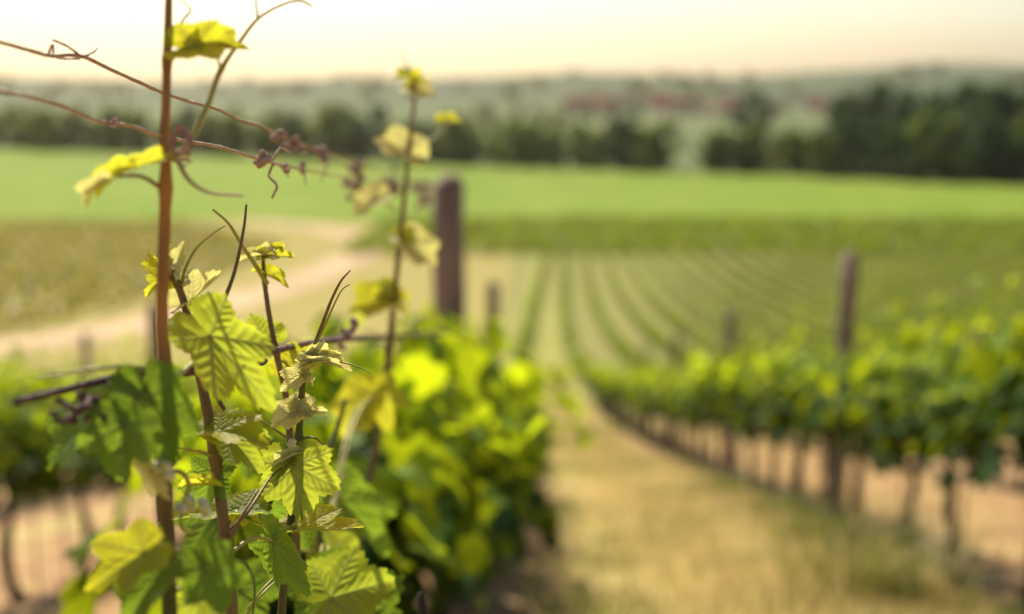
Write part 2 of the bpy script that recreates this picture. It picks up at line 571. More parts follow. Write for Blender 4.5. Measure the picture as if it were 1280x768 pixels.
def shape_leaf(v, fold=.3, curl=.3, wave=.06, cup=0., seed=0, twist=0.):
    """bend a template: fold along the midrib, curl tip and edges down, wavy rim"""
    r_ = np.random.default_rng(seed)
    x, y, z = v[:, 0].copy(), v[:, 1].copy(), v[:, 2].copy()
    rr = np.hypot(x, y)
    th = np.arctan2(x, y)
    z = z + wave * rr ** 2 * np.sin(th * 5 + r_.uniform(0, 6)) + wave * .6 * rr ** 2 * np.sin(th * 9 + r_.uniform(0, 6))
    z = z - cup * rr ** 2
    a = fold * np.sign(x)
    cs, sn = np.cos(a), np.sin(np.abs(a))
    ax = np.abs(x)
    x, z = np.sign(x) * (ax * np.cos(fold) - z * np.sin(fold) * (ax > 0)), z * np.cos(fold) + ax * np.sin(fold)
    # curl along the length
    k = curl
    if abs(k) > 1e-3:
        t = y * k
        yc = np.sin(t) / k - z * -np.sin(t) * -1 * 0
        zc = -(1 - np.cos(t)) / k
        y, z = yc + z * np.sin(t), zc + z * np.cos(t)
    if twist:
        t = twist * y
        x, z = x * np.cos(t) - z * np.sin(t), x * np.sin(t) + z * np.cos(t)
    return np.column_stack([x, y, z])


def frame(tip_dir, normal):
    t = np.asarray(tip_dir, float)
    t = t / np.linalg.norm(t)
    n = np.asarray(normal, float)
    n = n - t * np.dot(n, t)
    n = n / (np.linalg.norm(n) + 1e-9)
    return np.stack([np.cross(t, n), t, n], 1)      # columns x, y, z


# ------------------------------------------------------------------ generic vine foliage (leaf-by-leaf)
def foliage_mesh(name, n, zlo, zhi, wid, half, tmpl, smin, smax, seed, yellow=.55, shoots=5, bulge=1., droop=.5, shlen=1., lowu=.35):
    r_ = np.random.default_rng(seed)
    V, Q, T, A, cnt = [], [], [], [], 0
    sh = []
    for k in range(shoots):
        sh.append((r_.normal(0, wid * .75), r_.uniform(-half, half), r_.uniform(.12, .45) * shlen))
    for i in range(n):
        top = i < n * .22 and shoots > 0
        if top:
            s0 = sh[i % len(sh)]
            f = r_.uniform(0, 1)
            p = np.array([s0[0] + r_.normal(0, .03), s0[1] + r_.normal(0, .03), zhi - .1 + f * s0[2]])
            tint = .72 + .35 * r_.uniform()
            size = r_.uniform(smin, smax) * (.85 - .45 * f)
        else:
            u = r_.beta(1.6, 1.5)
            w = wid * (1.05 - .5 * abs(u - .45)) * bulge
            p = np.array([np.clip(r_.normal(0, .6), -1.25, 1.25) * w, r_.uniform(-half, half), zlo + (zhi - zlo) * u + r_.normal(0, .04)])
            tint = np.clip((.02 + yellow * max(0, u - lowu) / (1 - lowu) * 1.15 + r_.normal(0, .16)) * (.55 + .45 * min(1, abs(p[0]) / (.8 * wid) + max(0, u - .6))), 0, 1)  # inner and lower leaves darkened: canopy shade put into the tint
            size = (smin + (smax - smin) * r_.uniform() ** 1.2) * (1.05 - .35 * max(0, u - .6))
        side = np.sign(p[0]) if abs(p[0]) > .02 else r_.choice([-1, 1])
        nrm = np.array([side * r_.uniform(.1, 1.1), r_.normal(0, .5), r_.uniform(.2, 1.2)])
        tip = np.array([side * r_.uniform(.1, .9), r_.normal(0, .7), -droop + r_.normal(0, .45)])
        F = frame(tip, nrm)
        v, t, q, ve = tmpl[i % len(tmpl)]
        vs = shape_leaf(v, r_.uniform(.05, .45), r_.uniform(-.1, .8), .07, 0, int(r_.integers(1e6)))
        vs = vs * np.array([r_.uniform(.85, 1.1), 1, 1]) * size
        V.append(vs @ F.T + p)
        T.append(t + cnt)
        if len(q):
            Q.append(q + cnt)
        A.append(np.full(len(v), tint))
        cnt += len(v)
    f = ([np.concatenate(Q)] if Q else []) + [np.concatenate(T)]
    return mesh_np(name, np.concatenate(V), f, {"tint": np.concatenate(A)})


def trunk_mesh(name, h, r0, seed, half=.42):
    r_ = np.random.default_rng(seed)
    mb = MB()
    n = 9
    zz = np.linspace(-.06, h, n)
    wx = np.cumsum(r_.normal(0, .012, n))
    wy = np.cumsum(r_.normal(0, .014, n))
    pts = np.column_stack([wx - wx[0], wy - wy[0], zz])
    rad = r0 * (1.25 - .45 * np.linspace(0, 1, n)) * (1 + .12 * r_.normal(0, 1, n))
    rad[0] *= 1.25
    mb.tube(spline(pts, 3), np.interp(np.linspace(0, 1, (n - 1) * 3 + 1), np.linspace(0, 1, n), rad), 9, True, .08)
    return mb.mesh(name), pts[-1]


def arm_mesh(name, top, half, r0, seed):
    r_ = np.random.default_rng(seed)
    mb = MB()
    for sg in (-1, 1):
        p = [top - np.array([0, 0, .02]), top + np.array([r_.normal(0, .01), sg * .1, .05]), top + np.array([r_.normal(0, .02), sg * half * .6, .06 + r_.normal(0, .015)]),
             top + np.array([r_.normal(0, .02), sg * half, .05 + r_.normal(0, .02)])]
        sp = spline(p, 5)
        mb.tube(sp, np.linspace(r0, r0 * .55, len(sp)), 7, True, .1)
    for k in range(6):
        b = top + np.array([r_.normal(0, .02), r_.uniform(-half, half), .05])
        e = b + np.array([r_.normal(0, .06), r_.normal(0, .05), r_.uniform(.06, .16)])
        m_ = (b + e) / 2 + r_.normal(0, .03, 3)
        sp = spline([b, m_, e], 4)
        mb.tube(sp, np.linspace(.006, .003, len(sp)), 5)
    return mb.mesh(name)


VAR_L, VAR_R, VAR_T = [], [], []
for k in range(5):
    VAR_L.append(foliage_mesh("foliage_bushy", 400, .24, .98, .30, .55, T_MID, .045, .105, 100 + k, yellow=.85, shoots=10, shlen=.42, lowu=.46))  # tint rises only higher up, shade painted into the bushy base
for k in range(7):
    VAR_R.append(foliage_mesh("foliage_row", 245, .62, 1.12, .19, .50, T_LOW, .035, .115, 200 + k, yellow=.9, shoots=13))
for k in range(5):
    tm, tp = trunk_mesh("trunk", .66, .026, 300 + k)
    am = arm_mesh("arm", tp, .40, .012, 320 + k)
    VAR_T.append((tm, am))
for me in VAR_L + VAR_R:
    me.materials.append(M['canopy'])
for tm, am in VAR_T:
    tm.materials.append(M['bark'])
    am.materials.append(M['bark'])

sk = MB()
sk.tube(np.array([(0, 0, -.1), (.004, 0, .5), (.0, .004, 1.15)]), .0065, 7)
stake_me = sk.mesh("stake")
stake_me.materials.append(plain_mat("stake_metal", (.05, .04, .035), (.11, .075, .055), 30., .7, .3))

# choose which vines stand on their own and which are far mass
cand = []
for ri in range(-4, 34):
    X0 = ROW_0 + ROW_P * ri - (.02 if ri == 0 else 0)
    y1 = 62 if ri < 0 else 157
    y = 2.7 if ri == 0 else .4 + (ri * .37) % .85
    if ri == 1:
        y = 4.0
    while y < y1:
        x = X0 + float(bend(y)) - (.17 * (1 - float(sstep(3.2, 4.8, y))) if ri == 0 else 0)
        p = project((x, y, float(gz(x, y)) + .9))
        if p and -60 < p[0] < 1340 and y > 1.5:
            cand.append((p[2], ri, x, y, p[0]))
        y += .9
cand.sort()
solo, mass = cand[:290], cand[290:]
ORD = "first second third fourth fifth sixth seventh eighth ninth tenth eleventh twelfth".split()
ROWNAME = {-4: "fourth row left of the shoots", -3: "third row left of the shoots", -2: "second row left of the shoots", -1: "first row left of the shoots",
           0: "row left of the grass path", 1: "row right of the grass path", 2: "second row right of the path", 3: "third row right of the path"}


LAND = {0: (5.25, "thick post", "bushy grapevine", "in the row left of the grass path"),
        1: (7.75, "tall dark post", "trunked grapevine", "in the row right of the path"),
        -1: (8.9, "dark post left of the shoots", "bare trunked grapevine", "in its row"),
        2: (12.2, "nearest post of the second row", "grapevine", "right of the path")}


def vine_label(ri, y):
    """counts the vines of the four nearest rows from a post one can find; the rest are told apart by row only"""
    if ri in LAND:
        py, nm, kind, where = LAND[ri]
        row = sorted(c[3] for c in solo if c[1] == ri)
        if y < py:
            k = sum(1 for v in row if y < v < py)
            if k < 12:
                return "%s %s before the %s, %s" % (ORD[k], kind, nm, where)
        k = sum(1 for v in row if py <= v < y)
        if k < 12:
            return "%s %s beyond the %s, %s" % (ORD[k], kind, nm, where)
        return {0: "faint grapevine far down the left row below its second post", 1: "small blurred grapevine far along the right row where it bends",
                -1: "faint grapevine of the first left row, low before the dirt road", 2: "blurred grapevine far along the second row right of the path"}[ri]
    if ri < 0:
        return "faint grapevine in the %s, low before the dirt road" % ROWNAME.get(ri, "leftmost rows")
    return "blurred green grapevine in the %s" % ROWNAME.get(ri, "rows well right of the path")


for d, ri, x, y, px in solo:
    v = empty("grapevine", gpt(x, y), vine_label(ri, y), "grapevine", "grapevines planted along the rows",
              rz=random.choice((0, math.pi)) + random.uniform(-.12, .12))
    s = random.uniform(.92, 1.1)
    v.scale = (s * random.uniform(.9, 1.1), 1.0, s)
    fm = random.choice(VAR_L) if (ri == 0) else random.choice(VAR_R)
    tm, am = random.choice(VAR_T)
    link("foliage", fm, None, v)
    tk = link("trunk", tm, None, v)
    if ri != 0:
        link("stake", stake_me, None, v, (.05, .12, 0))
    if ri == 0 and d < 4.2:
        v.rotation_euler = (0, 0, 0)
        tk.location = (-.14, .25, 0)
    if not (ri == 0 and d < 4.5):
        link("arm", am, None, v)


# ---- far vines as one mass: leaf clumps along the rows
def clump_rows(name, label, P, size, per, zlo, zhi, wid, ylen, mat, seed):
    r_ = np.random.default_rng(seed)
    P = np.asarray(P, float)
    n = len(P) * per
    base = np.repeat(P, per, axis=0)
    sz = np.repeat(np.broadcast_to(size, (len(P),)), per) * r_.uniform(.7, 1.3, n)
    c = np.empty((n, 3))
    c[:, 0] = base[:, 0] + r_.normal(0, wid, n)
    c[:, 1] = base[:, 1] + r_.uniform(-ylen / 2, ylen / 2, n)
    u = r_.uniform(0, 1, n)
    c[:, 2] = gz(c[:, 0], c[:, 1]) + zlo + (zhi - zlo) * u
    a = r_.normal(size=(n, 3)) * np.array([1, 1, .7])
    a /= np.linalg.norm(a, axis=1)[:, None]
    b = np.cross(a, r_.normal(size=(n, 3)))
    b /= np.linalg.norm(b, axis=1)[:, None]
    v = np.stack([c - a * sz[:, None], c + b * sz[:, None] * .8, c + a * sz[:, None], c - b * sz[:, None] * .8], 1).reshape(-1, 3)
    q = np.arange(4 * n).reshape(-1, 4)
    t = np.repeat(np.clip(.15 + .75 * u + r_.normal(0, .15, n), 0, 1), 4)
    o = link(name, mesh_np(name, v, [q], {"tint": t}, smooth=False), mat)
    return tag(o, label, "vine rows", None, 'stuff')


near_m = [(x, y) for d, ri, x, y, px in mass if d < 45]
far_m = [(x, y) for d, ri, x, y, px in mass if d >= 45]
if True:
    P = np.array(near_m + far_m)
    sz = np.where(P[:, 1] < 45, .10, .16)
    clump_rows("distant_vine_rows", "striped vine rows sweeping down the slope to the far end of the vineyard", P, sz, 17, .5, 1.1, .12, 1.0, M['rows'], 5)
# young block across the foot of the slope, rows set at a slant
yb = []
for k in range(-40, 140):
    for t in np.arange(160, 219, 1.6):
        x = -20 + k * 2.6 + (t - 160) * .55
        if -24 < x < 190:
            yb.append((x, t))
clump_rows("young_vine_block", "dark green band of young vines at the foot of the slope", yb, .42, 9, .2, 1.2, .25, 1.8, M['rows'], 6)
lb = []
for k in range(0, 60):
    for t in np.arange(70, 214, 1.5):
        x = -33 - k * 2.6 - max(0, t - 170) * .6
        if x > -.55 * t - 25 and t > 70:
            lb.append((x, t))
M['rows_flare'] = leaf_mat("row_leaf_olive", (.075, .085, .014), (.17, .16, .028), (.36, .34, .03), .4, nscale=.4)  # olive leaves shifted to ochre, the lens flare's warm cast in their colour
clump_rows("vine_block", "olive vineyard block left of the dirt road", lb, .33, 5, .3, 1.0, .25, 1.5, M['rows_flare'], 8)

# ------------------------------------------------------------------ posts
def post_mesh(h, w, seed):
    r_ = np.random.default_rng(seed)
    mb = MB()
    k = 10
    zz = np.concatenate([[-.25], np.linspace(0, h - .015, 9), [h]])
    pts = np.column_stack([.004 * r_.normal(0, 1, len(zz)), .004 * r_.normal(0, 1, len(zz)), zz])
    rad = np.full(len(zz), w / 2) * (1 + .03 * r_.normal(0, 1, len(zz)))
    rad[-1] *= .82
    mb.tube(pts, rad, 14, True, .035)
    return mb.mesh("post")


post_me = [post_mesh(1.82, .135, 50), post_mesh(1.80, .098, 51)]
POSTS = [(-.33, 5.25, 1.0, "thick weathered wooden post rising above the bushy left row"),
         (-.27, 9.75, 1.0, "faint wooden post behind the thick post, beside the grass path"),
         (1.96, 7.75, 1.0, "tall dark wooden post standing in the row right of the path"),
         (2.05, 12.75, .98, "second dark post of the right row, half sunk in leaves"),
         (2.05, 17.2, .96, "third post of the right row, small and faint"),
         (2.05, 21.8, .96, "fourth post of the right row, where the row starts bending"),
         (-2.65, 8.9, .98, "dark wooden post left of the sharp shoots, in front of the dirt road"),
         (-5.0, 14.1, .98, "small faint post leftmost in front of the dirt road"),
         (-2.65, 13.4, .98, "faint post behind the reddish shoot, below the dirt road"),
         (4.40, 12.2, .97, "post in the second row right of the path, nearest the picture's right edge"),
         (4.40, 17.0, .97, "post in the second row right of the path, above the leaves")]
for i, (x, y, s, lab) in enumerate(POSTS):
    p = empty("vineyard_post", gpt(x, y), lab, "post", "wooden posts along the vine rows", rz=i * 1.3)
    p.scale = (1, 1, s)
    link("shaft", post_me[0 if i == 0 else 1], M['post'], p)
    st = MB()
    for hh_ in (.72, 1.1, 1.45):
        a = np.linspace(0, 2 * math.pi, 17)
        st.tube(np.column_stack([.066 * np.cos(a), .066 * np.sin(a), np.full(17, hh_)]), .0025, 5, False)
    link("wire_tie", st.mesh("wire_tie"), M['wire'], p)

# trellis wires down the rows
for X0, lab in ((-2.65, "thin trellis wires strung along the first row left of the shoots"), (2.05, "thin trellis wires strung along the row right of the path"),
                (4.40, "thin trellis wires strung along the second row right of the path")):
    mb = MB()
    yy = np.linspace(2, 60, 40)
    for h in (.72, 1.1, 1.45):
        mb.tube(np.column_stack([X0 + bend(yy) + .05, yy, gz(X0, yy) + h]), .0016, 5, False)
    tag(link("trellis_wires", mb.mesh("trellis_wires"), M['wire']), lab, "wire")

# ------------------------------------------------------------------ grass on the path
def blades(name, P, h, w, lean, seed, mat, label=None, kind='stuff', cat="grass"):
    r_ = np.random.default_rng(seed)
    n = len(P)
    z = gz(P[:, 0], P[:, 1])
    b = np.column_stack([P, z - .01])
    az = r_.uniform(0, 2 * math.pi, n)
    hh = h * r_.uniform(.5, 1.3, n)
    ln = hh * lean * r_.uniform(.2, 1.3, n)
    d = np.column_stack([np.cos(az), np.sin(az), np.zeros(n)])
    s = np.column_stack([-np.sin(az), np.cos(az), np.zeros(n)]) * (w * r_.uniform(.6, 1.3, n))[:, None]
    mid = b + d * (ln * .35)[:, None] + np.array([0, 0, 1.]) * (hh * .62)[:, None]
    top = b + d * ln[:, None] + np.array([0, 0, 1.]) * (hh * (1 - .25 * np.minimum(1, ln / hh)))[:, None]
    v = np.stack([b - s, b + s, mid + s * .7, mid - s * .7, top], 1).reshape(-1, 3)
    i = np.arange(n)[:, None] * 5
    q = i + np.array([[0, 1, 2, 3]])
    t = i + np.array([[3, 2, 4]])
    tint = np.repeat(r_.uniform(0, 1, n), 5)
    o = link(name, mesh_np(name, v, [q, t], {"tint": tint}), mat)
    if label:
        tag(o, label, cat, None, kind)
    return o


M['straw'] = leaf_mat("straw_blade", (.46, .32, .12), (.70, .55, .26), (.80, .62, .28), .55, nscale=2.)
M['blade'] = leaf_mat("green_blade", (.10, .15, .03), (.22, .25, .05), (.35, .38, .05), .35, nscale=2.)
n = 46000
yy = 1.5 + 55 * rng.uniform(0, 1, n) ** 2.1
xx = .5 + rng.normal(.55, .42, n)
k = (xx > -.05) & (xx < 1.9)
x2 = np.concatenate([rng.uniform(2.35, 4.2, 9000), rng.uniform(-2.4, -.6, 7000)])
y2 = 2. + 26 * rng.uniform(0, 1, 16000) ** 1.5
blades("dry_grass", np.concatenate([np.column_stack([xx, yy])[k], np.column_stack([x2, y2])]), .13, .0028, .9, 3, M['straw'], "straw coloured dry grass covering the path and the alleys between the vine rows")
n = 16000
cx = rng.uniform(.1, 1.9, 160)
cyy = 1.5 + 26 * rng.uniform(0, 1, 160) ** 1.4
pick = rng.integers(0, 160, n)
P = np.column_stack([cx[pick] + rng.normal(0, .14, n), cyy[pick] + rng.normal(0, .2, n)])
blades("green_grass", P, .12, .003, .8, 4, M['blade'], "green grass growing in patches on the path between the two rows")
for i, (x, y, h, n, mt, lab) in enumerate([(1.62, 5.6, .42, 420, 'blade', "tall arching grass tuft at the foot of the right row, nearest the viewer"),
                                         (1.75, 7.6, .26, 260, 'blade', "green weed tuft at the foot of the tall dark post"),
                                         (1.85, 9.2, .22, 200, 'blade', "dark weed tuft on the soil just beyond the tall dark post"),
                                         (1.75, 11.2, .22, 200, 'blade', "smaller weed tuft below the second post of the right row")]):
    t = empty("grass_tuft", (0, 0, 0), lab, "grass tuft", "weed tufts along the foot of the right row")
    P = np.column_stack([rng.normal(x, .10 + h * .15, n), rng.normal(y, .10 + h * .2, n)])
    blades("green_blades", P, h, .004, 1.1, 40 + i, M[mt]).parent = t
    if i == 0:
        P = np.column_stack([rng.normal(x - .12, .16, 150), rng.normal(y, .2, 150)])
        blades("dry_blades", P, h * 1.1, .003, 1.5, 60, M['straw']).parent = t

# ------------------------------------------------------------------ far trees
def tree_meshes(seed, h, w, n, leaf, lobes=9):
    r_ = np.random.default_rng(seed)
    mb = MB()
    zt = h * .62
    mb.tube(spline([(0, 0, -.5), (.02 * h * r_.normal(), .02 * h * r_.normal(), h * .3), (.03 * h * r_.normal(), 0, zt)], 4), np.linspace(h * .022, h * .007, 9), 7)
    C = []
    for k in range(lobes):
        u = k / (lobes - 1)
        zc = h * (.12 + .74 * u)
        rr = w * .5 * math.sin(math.pi * min(1, .25 + .62 * u)) * r_.uniform(.35, .85)
        a = r_.uniform(0, 2 * math.pi)
        c = np.array([rr * math.cos(a), rr * math.sin(a), zc])
        C.append((c, w * r_.uniform(.17, .30)))
        mb.tube(spline([(0, 0, h * (.2 + .25 * u)), (c[0] * .5, c[1] * .5, zc * .88), tuple(c)], 3), np.linspace(h * .008, h * .003, 7), 5)
    tr = mb.mesh("tree_trunk")
    V, A = [], []
    for i in range(n):
        c, rad = C[r_.integers(lobes)]
        d = r_.normal(size=3)
        d /= np.linalg.norm(d)
        p = c + d * rad * r_.uniform(.3, 1.08) ** .6 * np.array([1, 1, .85])
        a = r_.normal(size=3)
        a /= np.linalg.norm(a)
        b = np.cross(a, r_.normal(size=3))
        b /= np.linalg.norm(b)
        s = leaf * r_.uniform(.6, 1.3)
        V.append([p - a * s, p + b * s * .7, p + a * s, p - b * s * .7])
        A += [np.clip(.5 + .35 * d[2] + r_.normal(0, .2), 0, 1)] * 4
    V = np.array(V).reshape(-1, 3)
    cr = mesh_np("tree_crown", V, [np.arange(len(V)).reshape(-1, 4)], {"tint": A}, smooth=False)
    return tr, cr


TREES = {}
for mt in ('tree_dark', 'tree_mid', 'tree_pale'):
    TREES[mt] = []
    for k in range(4):
        tr, cr = tree_meshes(len(TREES) * 40 + k, 10., 8. if k % 2 else 6.5, 750, .55)
        tr.materials.append(M['trunk'])
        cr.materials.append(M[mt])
        TREES[mt].append((tr, cr))


def tree(px, y, h, wf, mt, label, group):
    # column of the photo and distance down the valley, then the plain ground there
    p = at(px, 200, 1.0) - cam.location
    x = p.x / p.y * y
    o = empty("tree", gpt(x, y, -.2), label, "tree", group, rz=random.uniform(0, 6.28))
    o.scale = (h / 10 * wf, h / 10 * wf, h / 10)
    tr, cr = random.choice(TREES[mt])
    link("trunk", tr, None, o)
    link("crown", cr, None, o)
    return o


def edge_y(px):       # the wood's edge runs nearer on the right
    return np.interp(px, [-40, 64, 600, 900, 1216, 1340], [560, 507, 405, 372, 328, 318])


px = -30.
EDGE = []
while px < 1330:
    y = float(edge_y(px)) + random.uniform(0, 14)
    if 842 < px < 876:
        px += 9
        continue
    if px > 1050:
        h, mt, wf = random.uniform(13, 19), random.choice(['tree_dark', 'tree_dark', 'tree_mid']), 1.0
        lab = "dark tall tree at the right end of the wood edge"
    elif px > 876:
        h, mt, wf = random.uniform(11, 14), random.choice(['tree_mid', 'tree_pale', 'tree_mid']), 1.0
        lab = "rounded green tree at the wood edge right of the pale gap"
    elif px > 560:
        h, mt, wf = random.uniform(11, 15.5), random.choice(['tree_dark', 'tree_mid', 'tree_mid', 'tree_mid', 'tree_pale']), .95
        lab = "mid green tree at the wood edge between the thin brown shoot and the pale gap"
    else:
        h, mt, wf = random.uniform(12, 19), random.choice(['tree_dark', 'tree_mid', 'tree_mid', 'tree_mid']), 1.1
        lab = "tree at the far left wood edge, behind the wires"
    EDGE.append((px, tree(px, y, h, wf, mt, lab, "trees along the far edge of the bright field")))
    px += random.uniform(.30, .55) * h * 1600 / y * .75
for k, (px, o) in enumerate([e for e in EDGE if e[0] < 205][::-1][:12]):
    o["label"] = "%s tree leftwards from the reddish shoot along the hazy wood edge" % ORD[k]
mid_ = [e for e in EDGE if 205 <= e[0] <= 560]
for k, (px, o) in enumerate(mid_):
    if k < 12:
        o["label"] = "%s tree rightwards from the reddish shoot along the hazy wood edge" % ORD[k]
    elif len(mid_) - 1 - k < 12:
        o["label"] = "%s tree left of the thick post's column along the wood edge" % ORD[len(mid_) - 1 - k]
end_ = [e for e in EDGE if e[0] > 1050][::-1]
for k, (px, o) in enumerate(end_[:12]):
    o["label"] = "%s tall tree from the right end of the wood edge" % ORD[k]
kind = lambda o: "dark" if o.children[1].data.materials[0] is M['tree_dark'] else "green"
left_ = [e for e in EDGE if 560 < e[0] < 850][::-1]
right_ = [e for e in EDGE if 860 < e[0] <= 1050]
for nm, seq in (("left", left_), ("right", right_)):
    for k, (px, o) in enumerate(seq[:12]):
        o["label"] = "%s %s of the pale gap in the wood edge, %s tree" % (ORD[k], nm, kind(o))
# named darker trees of the front line
for px, y, h, wf, mt, lab in [(780, 385, 16.5, .8, 'tree_dark', "dark narrow tree left of the pale gap in the wood edge"),
                              (928, 690, 21, 1.0, 'tree_dark', "dark rounded tree standing before the red roofs, left of its twin"),
                              (950, 700, 22, 1.0, 'tree_dark', "dark rounded tree standing before the red roofs, right of its twin")]:
    tree(px, y, h, wf, mt, lab, "dark trees standing out in the valley")
for k in range(26):
    px = random.uniform(1048, 1335)
    y = random.uniform(350, 520)
    tree(px, y, random.uniform(20, 27) * (1 if px > 1090 else .85), 1.0, 'tree_dark', "tall dark tree deep in the wood at the right", "tall trees of the dark wood at the right")
for k in range(44):
    px = random.uniform(-30, 1050)
    y = random.uniform(620, 1000)
    if 845 < px < 885 or 955 < px < 1060 and y < 760:
        continue
    tree(px, y, random.uniform(8, 13), 1.15, random.choice(['tree_dark', 'tree_mid', 'tree_mid', 'tree_pale']),
         "small faint tree in the meadows " + ("left of the brown shoot" if px < 520 else "in front of the village"), "scattered trees in the valley meadows")
hv = []
for k in range(60):
    px = random.uniform(-30, 1340)
    y = random.uniform(1350, 2150)
    tree(px, y, random.uniform(10, 16), 2.4, random.choice(['tree_dark', 'tree_mid', 'tree_mid']),
         "hazy tree on the far hillside " + ("at the left" if px < 480 else "above the village" if px < 1000 else "at the right, below the skyline"), "trees on the far hillside")

# ------------------------------------------------------------------ village
def house_meshes(w, d, h, rh, seed):
    wb = MB()
    wb.box((-w / 2, -d / 2, -1), (w / 2, d / 2, h))
    wb.add([(-w / 2, -d / 2, h), (-w / 2, d / 2, h), (-w / 2, 0, h + rh), (w / 2, -d / 2, h), (w / 2, d / 2, h), (w / 2, 0, h + rh)], tris=[(0, 2, 1), (3, 4, 5)])
    rb = MB()
    ov, th = .5, .22
    sl = rh / (d / 2)
    for sg in (-1, 1):
        e = sg * (d / 2 + ov)
        ze = h - ov * sl + .03
        v = [(-w / 2 - ov, e, ze), (w / 2 + ov, e, ze), (w / 2 + ov, 0, h + rh + .03), (-w / 2 - ov, 0, h + rh + .03)]
        v += [(a, b, c + th) for a, b, c in v]
        rb.add(v, [(0, 1, 2, 3), (4, 5, 6, 7), (0, 1, 5, 4), (1, 2, 6, 5), (3, 0, 4, 7)])
    cb = MB()
    cb.box((w * .2, -.4, h + rh * .4), (w * .2 + .7, .4, h + rh + 1.1))
    return wb.mesh("wall", False), rb.mesh("roof", False), cb.mesh("chimney", False)


win = MB()
win.box((-.5, -.06, -.7), (.5, .06, .7))
win_me = win.mesh("window", False)
win_me.materials.append(M['glass'])
protos = []
for k, (w, d, h, rh) in enumerate([(13, 8, 4.2, 3.4), (16, 9, 5.5, 3.8), (11, 8, 3.6, 3.2)]):
    a, b, c = house_meshes(w, d, h, rh, k)
    a.materials.append(M['plaster'])
    b.materials.append(M['roof'])
    c.materials.append(M['plaster'])
    r0 = empty("house", (0, 0, 0), "house", "house", "village houses")
    for nm, me in (("wall", a), ("roof", b)):
        ob = link(nm, me, None, r0)
        if nm == "roof":
            ch = link("chimney", c, None, ob)
        else:
            for q in range(3):
                link("window", win_me, None, ob, (-w * .3 + q * w * .3, -d / 2 - .01, h * .55))
    protos.append([r0, False])
HOUSES = []
for i in range(48):
    blk = i % 3
    px = random.uniform(708, 872) if blk < 2 else random.choice([random.uniform(885, 918), random.uniform(968, 1040)])
    y = random.uniform(1000, 1400)
    p = at(px, 200, 1.0) - cam.location
    pr = protos[i % 3]
    o = pr[0] if not pr[1] else copy_tree(pr[0])
    pr[1] = True
    x = p.x / p.y * y
    o.location = gpt(x, y)
    o.rotation_euler = (0, 0, random.uniform(-.5, .5))
    o["label"] = "pale house with red roof in the village " + ("left of the two dark round trees" if px < 880 else "between the dark trees" if px < 930 else "right of the two dark round trees")
    o["group"] = "village houses in the distance"
    HOUSES.append((px, o))
HOUSES.sort(key=lambda e: e[0])
hl = [o for p_, o in HOUSES if p_ < 880]
for k, o in enumerate(hl):
    if k < 12:
        o["label"] = "%s red roofed house from the left end of the village" % ORD[k]
    elif len(hl) - 1 - k < 12:
        o["label"] = "%s red roofed house leftwards from the two dark round trees" % ORD[len(hl) - 1 - k]
for k, o in enumerate([o for p_, o in HOUSES if p_ > 930][:12]):
    o["label"] = "%s red roofed house rightwards from the two dark round trees" % ORD[k]

# ------------------------------------------------------------------ the near shoots
def px_tube(mb, pts, r0=None, k=9, n=6, rads=None):
    """pts: (px, py, depth, radius_mm)"""
    sp = spline(pts, n)
    w = np.array([at(a, b, c) for a, b, c, _ in sp])
    mb.tube(w, np.maximum(sp[:, 3], .25) / 1000., k)
    return w


def shoot(label, pts, mat, nodes=(), group="young vine shoots in front", n=6):
    base = at(*pts[0][:3])
    o = empty("vine_shoot", base, label, "vine shoot", group)
    sp = spline(pts, n)
    w = np.array([at(a, b, c) for a, b, c, _ in sp])
    rad = np.maximum(sp[:, 3], .25) / 1000.
    for nd in nodes:          # swollen nodes
        i = int(np.argmin(np.abs(sp[:, 1] - nd)))
        for j in range(max(0, i - 2), min(len(rad), i + 3)):
            rad[j] *= 1 + .32 * math.exp(-((j - i) / .9) ** 2)
    if 'reddish upright' in label:
        rad = rad * .86
    mb = MB().tube(w - np.array(base), rad, 12, True, .05)
    link("stem", mb.mesh("stem"), mat, o)
    return o


_ls = [100]


def leaf(par, base, tip, nrm, mat='leaf', wide=1., fold=.25, curl=.35, wave=.06, pet=None, hi=True, tint=.5, tmpl=None, cup=0., petmat='petiole', petr=1.1, twist=0.):
    """base/tip: (px, py, depth); nrm: camera-space normal (x right, y up, z to the viewer)"""
    _ls[0] += 1
    s = _ls[0]
    tip = (tip[0], tip[1], base[2] + .35 * (tip[2] - base[2]))
    b = np.array(at(*base))
    t = np.array(at(*tip))
    L_ = np.linalg.norm(t - b)
    F = frame(t - b, np.array(CR @ Vector(nrm)))
    v, tr, q, ve = (T_HI if hi else T_MID)[(s if tmpl is None else tmpl) % (3 if hi else 2)]
    vs = shape_leaf(v, fold, curl, wave, cup, s, twist)
    vs = vs * np.array([wide, 1, 1])
    # make the tip land where it should
    vs = vs * (L_ / max(.3, np.linalg.norm(vs[np.argmax(v[:, 1])])))
    r_ = np.random.default_rng(s)
    tn = np.clip(tint + .12 * np.sin(v[:, 0] * 4 + r_.uniform(0, 6)) + .1 * np.hypot(v[:, 0], v[:, 1]), 0, 1)
    org = np.array(par.location) if par is not None else b
    me = mesh_np("leaf", vs @ F.T + b - org, [q, tr], {"tint": tn, "vein": ve})
    o = link("leaf", me, M[mat], par)
    if pet:
        a = np.array(at(*pet))
        m_ = (a + b) / 2 + np.array([0, 0, .12 * np.linalg.norm(a - b)])
        sp = spline([a, m_, b, b + (t - b) * .04], 6)
        mb = MB().tube(sp - org, np.linspace(petr * 1.25, petr * .8, len(sp)) / 1000., 7)
        link("petiole", mb.mesh("petiole"), M[petmat], o)
    return o


